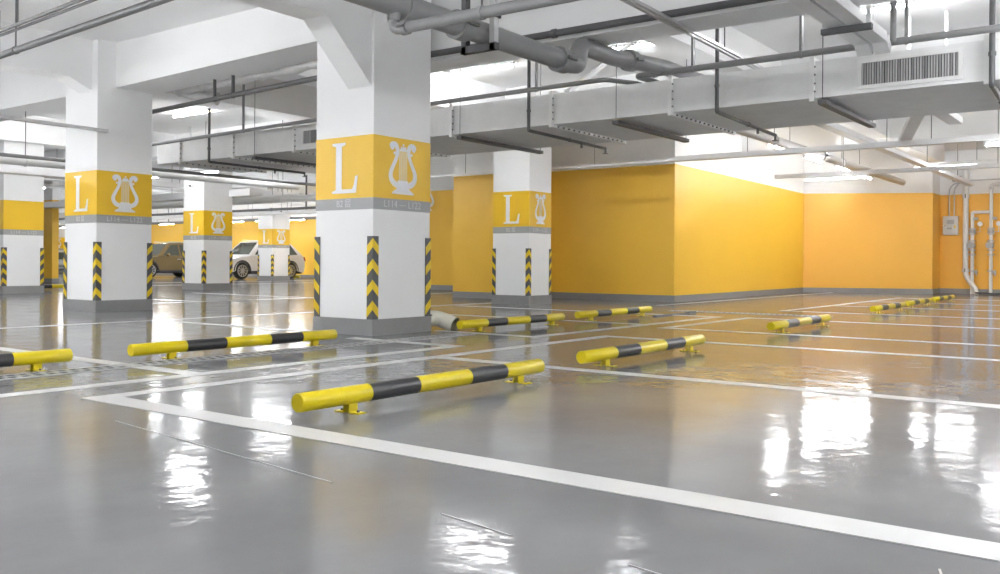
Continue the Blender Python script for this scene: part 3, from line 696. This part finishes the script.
def riser(label, y, ztop, horiz):
    t = thing('valve_riser', label, 'valve pipe', (XW-0.22, y, 0), 0, 'valve risers on the right wall')
    MB().tube([(0,0,0), (0,0,ztop)], 0.055, 12).build('pipe', 'wpipe', t)
    for z in (0.75, 1.28, 1.43, 1.72, 1.96, 2.12): MB().tube([(0,0,z-0.025), (0,0,z+0.025)], 0.105, 14).build('flange', 'galv', t)
    for z, r in ((1.58, 0.10), (2.02, 0.10)): MB().ball((0,0,z), r, 12, 8, 1.2).build('valve_body', 'grille', t)
    MB().tube([(0,0,1.58), (-0.20, 0.02, 1.58)], 0.02, 8).build('valve_stem', 'galv', t)
    hw = MB().tube([(-0.20, 0.02, 1.58), (-0.22, 0.02, 1.58)], 0.11, 14).build('hand_wheel', 'grille', t)
    MB().tube([(0,0,2.02), (0.0, -0.22, 2.02), (0, -0.22, 2.22)], 0.014, 8).build('gauge_pipe', 'galv', t)
    MB().tube([(-0.03, -0.22, 2.28), (0.03, -0.22, 2.28)], 0.075, 14).build('gauge', 'gauge', t)
    MB().tube([(0,0,2.45), (0, -0.16, 2.45)], 0.05, 10).build('side_valve', 'galv', t)
    MB().tube([(0,0,0.72), (0, -0.15, 0.72)], 0.05, 10).build('drain_cock', 'galv', t)
    MB().tube([(0, -0.12, 0.60), (0, -0.12, 0.78)], 0.03, 8).build('drain_spout', 'galv', t)
    return t
riser('left valve riser with gauges by the white downpipe', 5.24, 2.66, 0)
riser('right valve riser with gauges near the right edge', 4.70, 3.50, 0)
pipe('link_pipe', 'short pipe linking the two valve risers', [(XW-0.22, 5.24, 2.55), (XW-0.22, 5.24, 2.66), (XW-0.22, 4.70, 2.66)], 0.05, 'wpipe', 0.08)
pipe('supply_pipe', 'supply pipe turning off the top of the right riser', [(XW-0.22, 4.70, 3.3), (XW-0.22, 4.70, 3.55), (XW-0.22, 2.5, 3.55)], 0.055, 'wpipe', 0.15, [(0, .5)])
pipe('floor_hose', 'thin dark hose lying below the valve risers', [(XW-0.45, 5.1, 0.05), (XW-0.6, 4.7, 0.03), (XW-0.5, 4.0, 0.03), (XW-0.6, 3.0, 0.03)], 0.03, 'rubber', 0.3)

# ------------------------------------------------------------------ cars
def wheel(parent, x, y, r, wd, side):
    wl = MB().tube([(x, y-wd/2, r), (x, y-wd/2+0.03, r), (x, y+wd/2-0.03, r), (x, y+wd/2, r)], r, 28, True, [r-0.03, r, r, r-0.03]).build('wheel', 'tyre', parent)
    yo = y + side*(wd/2+0.004)
    MB().tube([(x, yo-0.01*side, r), (x, yo, r)], r*0.70, 24).build('wheel_well', 'plastic', wl)
    sp = MB()
    for k in range(10):
        a = 2*PI*k/10; sp.bar((x, yo+0.008*side, r), (x + r*0.66*math.cos(a), yo+0.008*side, r + r*0.66*math.sin(a)), 0.035, 0.03, (0,1,0))
    sp.tube([(x, yo, r), (x, yo+0.025*side, r)], 0.055, 12)
    for k in range(24):
        a = 2*PI*k/24; b = 2*PI*(k+1)/24
        sp.bar((x + r*0.67*math.cos(a), yo+0.008*side, r + r*0.67*math.sin(a)), (x + r*0.67*math.cos(b), yo+0.008*side, r + r*0.67*math.sin(b)), 0.03, 0.035, (0,1,0))
    sp.build('rim', 'rim', wl)
def car(label, paint, loc, rotz, ln=4.4, ht=1.68, suv=True, sc=1.0):
    """front towards local -X, local +Y is its right hand side"""
    t = thing('parked_car', label, 'car', loc, rotz); t.scale = (sc, sc, sc)
    hw = 0.90; r = 0.36 if suv else 0.32; k = ln/4.4; zs = ht/1.68
    xf, xr = 0.86*k, 3.50*k
    # lower body side outline with wheel arches
    def arch(xc, n=10, ra=r+0.06):
        return [(xc + ra*math.cos(PI - PI*i/n), max(0.24, r + ra*math.sin(PI - PI*i/n))) for i in range(n+1)]
    low = [(0.06, 0.30), (0.10, 0.24)] + arch(xf) + arch(xr) + [(ln-0.10, 0.26), (ln-0.03, 0.45), (ln-0.02, 0.75*zs), (ln-0.12, 1.02*zs), (3.9*k, 1.08*zs), (1.30*k, 1.02*zs), (0.75*k, 0.96*zs), (0.22, 0.84*zs), (0.03, 0.68*zs), (0.0, 0.45)]
    n = len(low); cx, cz = ln/2, 0.62
    sections = []
    for y, s_ in ((-hw, 0.965), (-hw+0.05, 0.99), (-hw+0.16, 1.0), (hw-0.16, 1.0), (hw-0.05, 0.99), (hw, 0.965)):
        sections.append([(cx + (p[0]-cx)*s_, y, cz + (p[1]-cz)*(s_ if p[1] > 0.5 else 1.0)) for p in low])
    mb = MB()
    vs = [p for s_ in sections for p in s_]
    fs = [(j*n+i, (j+1)*n+i, (j+1)*n+(i+1) % n, j*n+(i+1) % n) for j in range(5) for i in range(n)]
    fs += [tuple(range(n)), tuple(range(5*n, 6*n))[::-1]]
    mb.add(vs, [f[::-1] for f in fs], False); mb.build('body', paint, t)
    # greenhouse
    b0 = [(1.25*k, 1.0*zs), (1.95*k, (ht-0.04)), (2.6*k, ht), (3.6*k, ht-0.05), (4.22*k, 1.05*zs)] if suv else \
         [(1.25*k, 1.0*zs), (2.0*k, ht-0.03), (2.5*k, ht), (3.1*k, ht-0.04), (3.95*k, 1.05*zs)]
    def yw(z): return 0.86 - 0.24*(z-1.0*zs)/(ht-1.0*zs)
    vs = [(x, -yw(z), z) for x, z in b0] + [(x, yw(z), z) for x, z in b0]; m_ = len(b0)
    mb = MB(); mb.add(vs, [(0,1,2,3,4)[::-1], tuple(range(m_, 2*m_)), (0,m_,m_+1,1), (1,m_+1,m_+2,2), (2,m_+2,m_+3,3), (3,m_+3,m_+4,4)])
    mb.build('cabin', paint, t)
    def side_panel(name, pts, m, off=0.008):
        for s_ in (-1, 1):
            o = MB(); q = [(x, s_*(yw(z)+off), z) for x, z in pts]; q2 = [(x, s_*(yw(z)-0.03), z) for x, z in pts]; c = len(pts)
            o.add(q + q2, [tuple(range(c)) if s_ < 0 else tuple(range(c))[::-1]] + [(i, (i+1) % c, c+(i+1) % c, c+i) for i in range(c)])
            o.build(name, m, t)
    za, zt = 1.06*zs, ht-0.10
    side_panel('side_window', [(1.55*k, za), (2.42*k, za), (2.42*k, zt), (2.05*k, zt-0.02)], 'glass')
    side_panel('side_window', [(2.50*k, za), (3.32*k, za), (3.32*k, zt-0.02), (2.50*k, zt)], 'glass')
    side_panel('side_window', [(3.40*k, za), (3.95*k, za), (3.62*k, zt-0.05), (3.40*k, zt-0.03)] if suv else [(3.40*k, za), (3.62*k, za), (3.40*k, za+0.16)], 'glass')
    def cross(name, p, q, m, shrink=0.09, off=(-0.012, 0.008)):
        o = MB(); vs_ = []
        for (x, z) in (p, q):
            for s_ in (-1, 1): vs_.append((x+off[0], s_*(yw(z)-shrink), z+off[1]))
        o.add(vs_, [(0,1,3,2)]); o.add([(x+0.01, y, z-0.03) for x, y, z in vs_], [(2,3,1,0)]); o.build(name, m, t)
    cross('windscreen', (1.32*k, 1.06*zs), (1.90*k, ht-0.09), 'glass')
    cross('rear_window', ((4.12*k if suv else 3.8*k), 1.12*zs), ((3.70*k if suv else 3.2*k), ht-0.10), 'glass', off=(0.02, 0.012))
    for s_ in (-1, 1):
        MB().ball((1.72*k, s_*0.99, 1.09*zs), 0.10, 10, 6, 0.8).build('side_mirror', paint, t)
        MB().prism([(-0.02, 0.62*zs), (0.34, 0.80*zs), (0.38, 0.70*zs), (0.02, 0.56*zs)], s_*0.56, s_*0.88, 'y').build('headlamp', 'lens', t)
        MB().prism([(ln-0.22, 0.84*zs), (ln-0.01, 0.80*zs), (ln-0.08, 0.98*zs), (ln-0.26, 0.98*zs)], s_*0.60, s_*0.885, 'y').build('tail_lamp', 'red', t)
        MB().box(xf+0.44, xr-0.44, s_*0.905-0.02, s_*0.905+0.02, 0.24, 0.36).build('sill', 'plastic', t)
        for x in (2.35*k, 3.22*k): MB().box(x-0.11, x+0.11, s_*0.895-0.02, s_*0.895+0.02, 0.86*zs, 0.90*zs).build('door_handle', 'chrome', t)
        for x in (xf, xr):
            pts = [(x + (r+0.10)*math.cos(PI*i/10), r + (r+0.10)*math.sin(PI*i/10)) for i in range(11)] + [(x + (r+0.045)*math.cos(PI - PI*i/10), r + (r+0.045)*math.sin(PI - PI*i/10)) for i in range(11)]
            MB().prism(pts, s_*0.86, s_*0.905, 'y').build('arch_trim', 'plastic', t)
            wheel(t, x, s_*0.78, r, 0.22, s_)
        if suv: MB().tube([(2.0*k, s_*0.58, ht+0.03), (3.6*k, s_*0.58, ht+0.02)], 0.02, 8).build('roof_rail', 'galv', t)
    MB().box(-0.012, 0.05, -0.50, 0.50, 0.46, 0.66*zs).build('grille', 'plastic', t)
    MB().box(-0.02, 0.02, -0.46, 0.46, 0.60*zs, 0.625*zs).build('grille_bar', 'chrome', t)
    MB().box(0.0, ln-0.08, -0.7, 0.7, 0.22, 0.34).build('underbody', 'plastic', t)
    return t
car('white suv parked behind the distant white pillar', 'carwhite', (27.6, 37.98, 0), 0.0, sc=1.16)
car('bronze car parked between the left pillar and the grey-shaded pillar', 'carbrown', (26.05, 43.35, 0), 0.0, 4.4, 1.66, sc=1.12)
car('silver car facing the camera at the far left, beyond the wall end', 'cargrey', (29.9, 57.1, 0), 0.9, 4.5, 1.45, False)
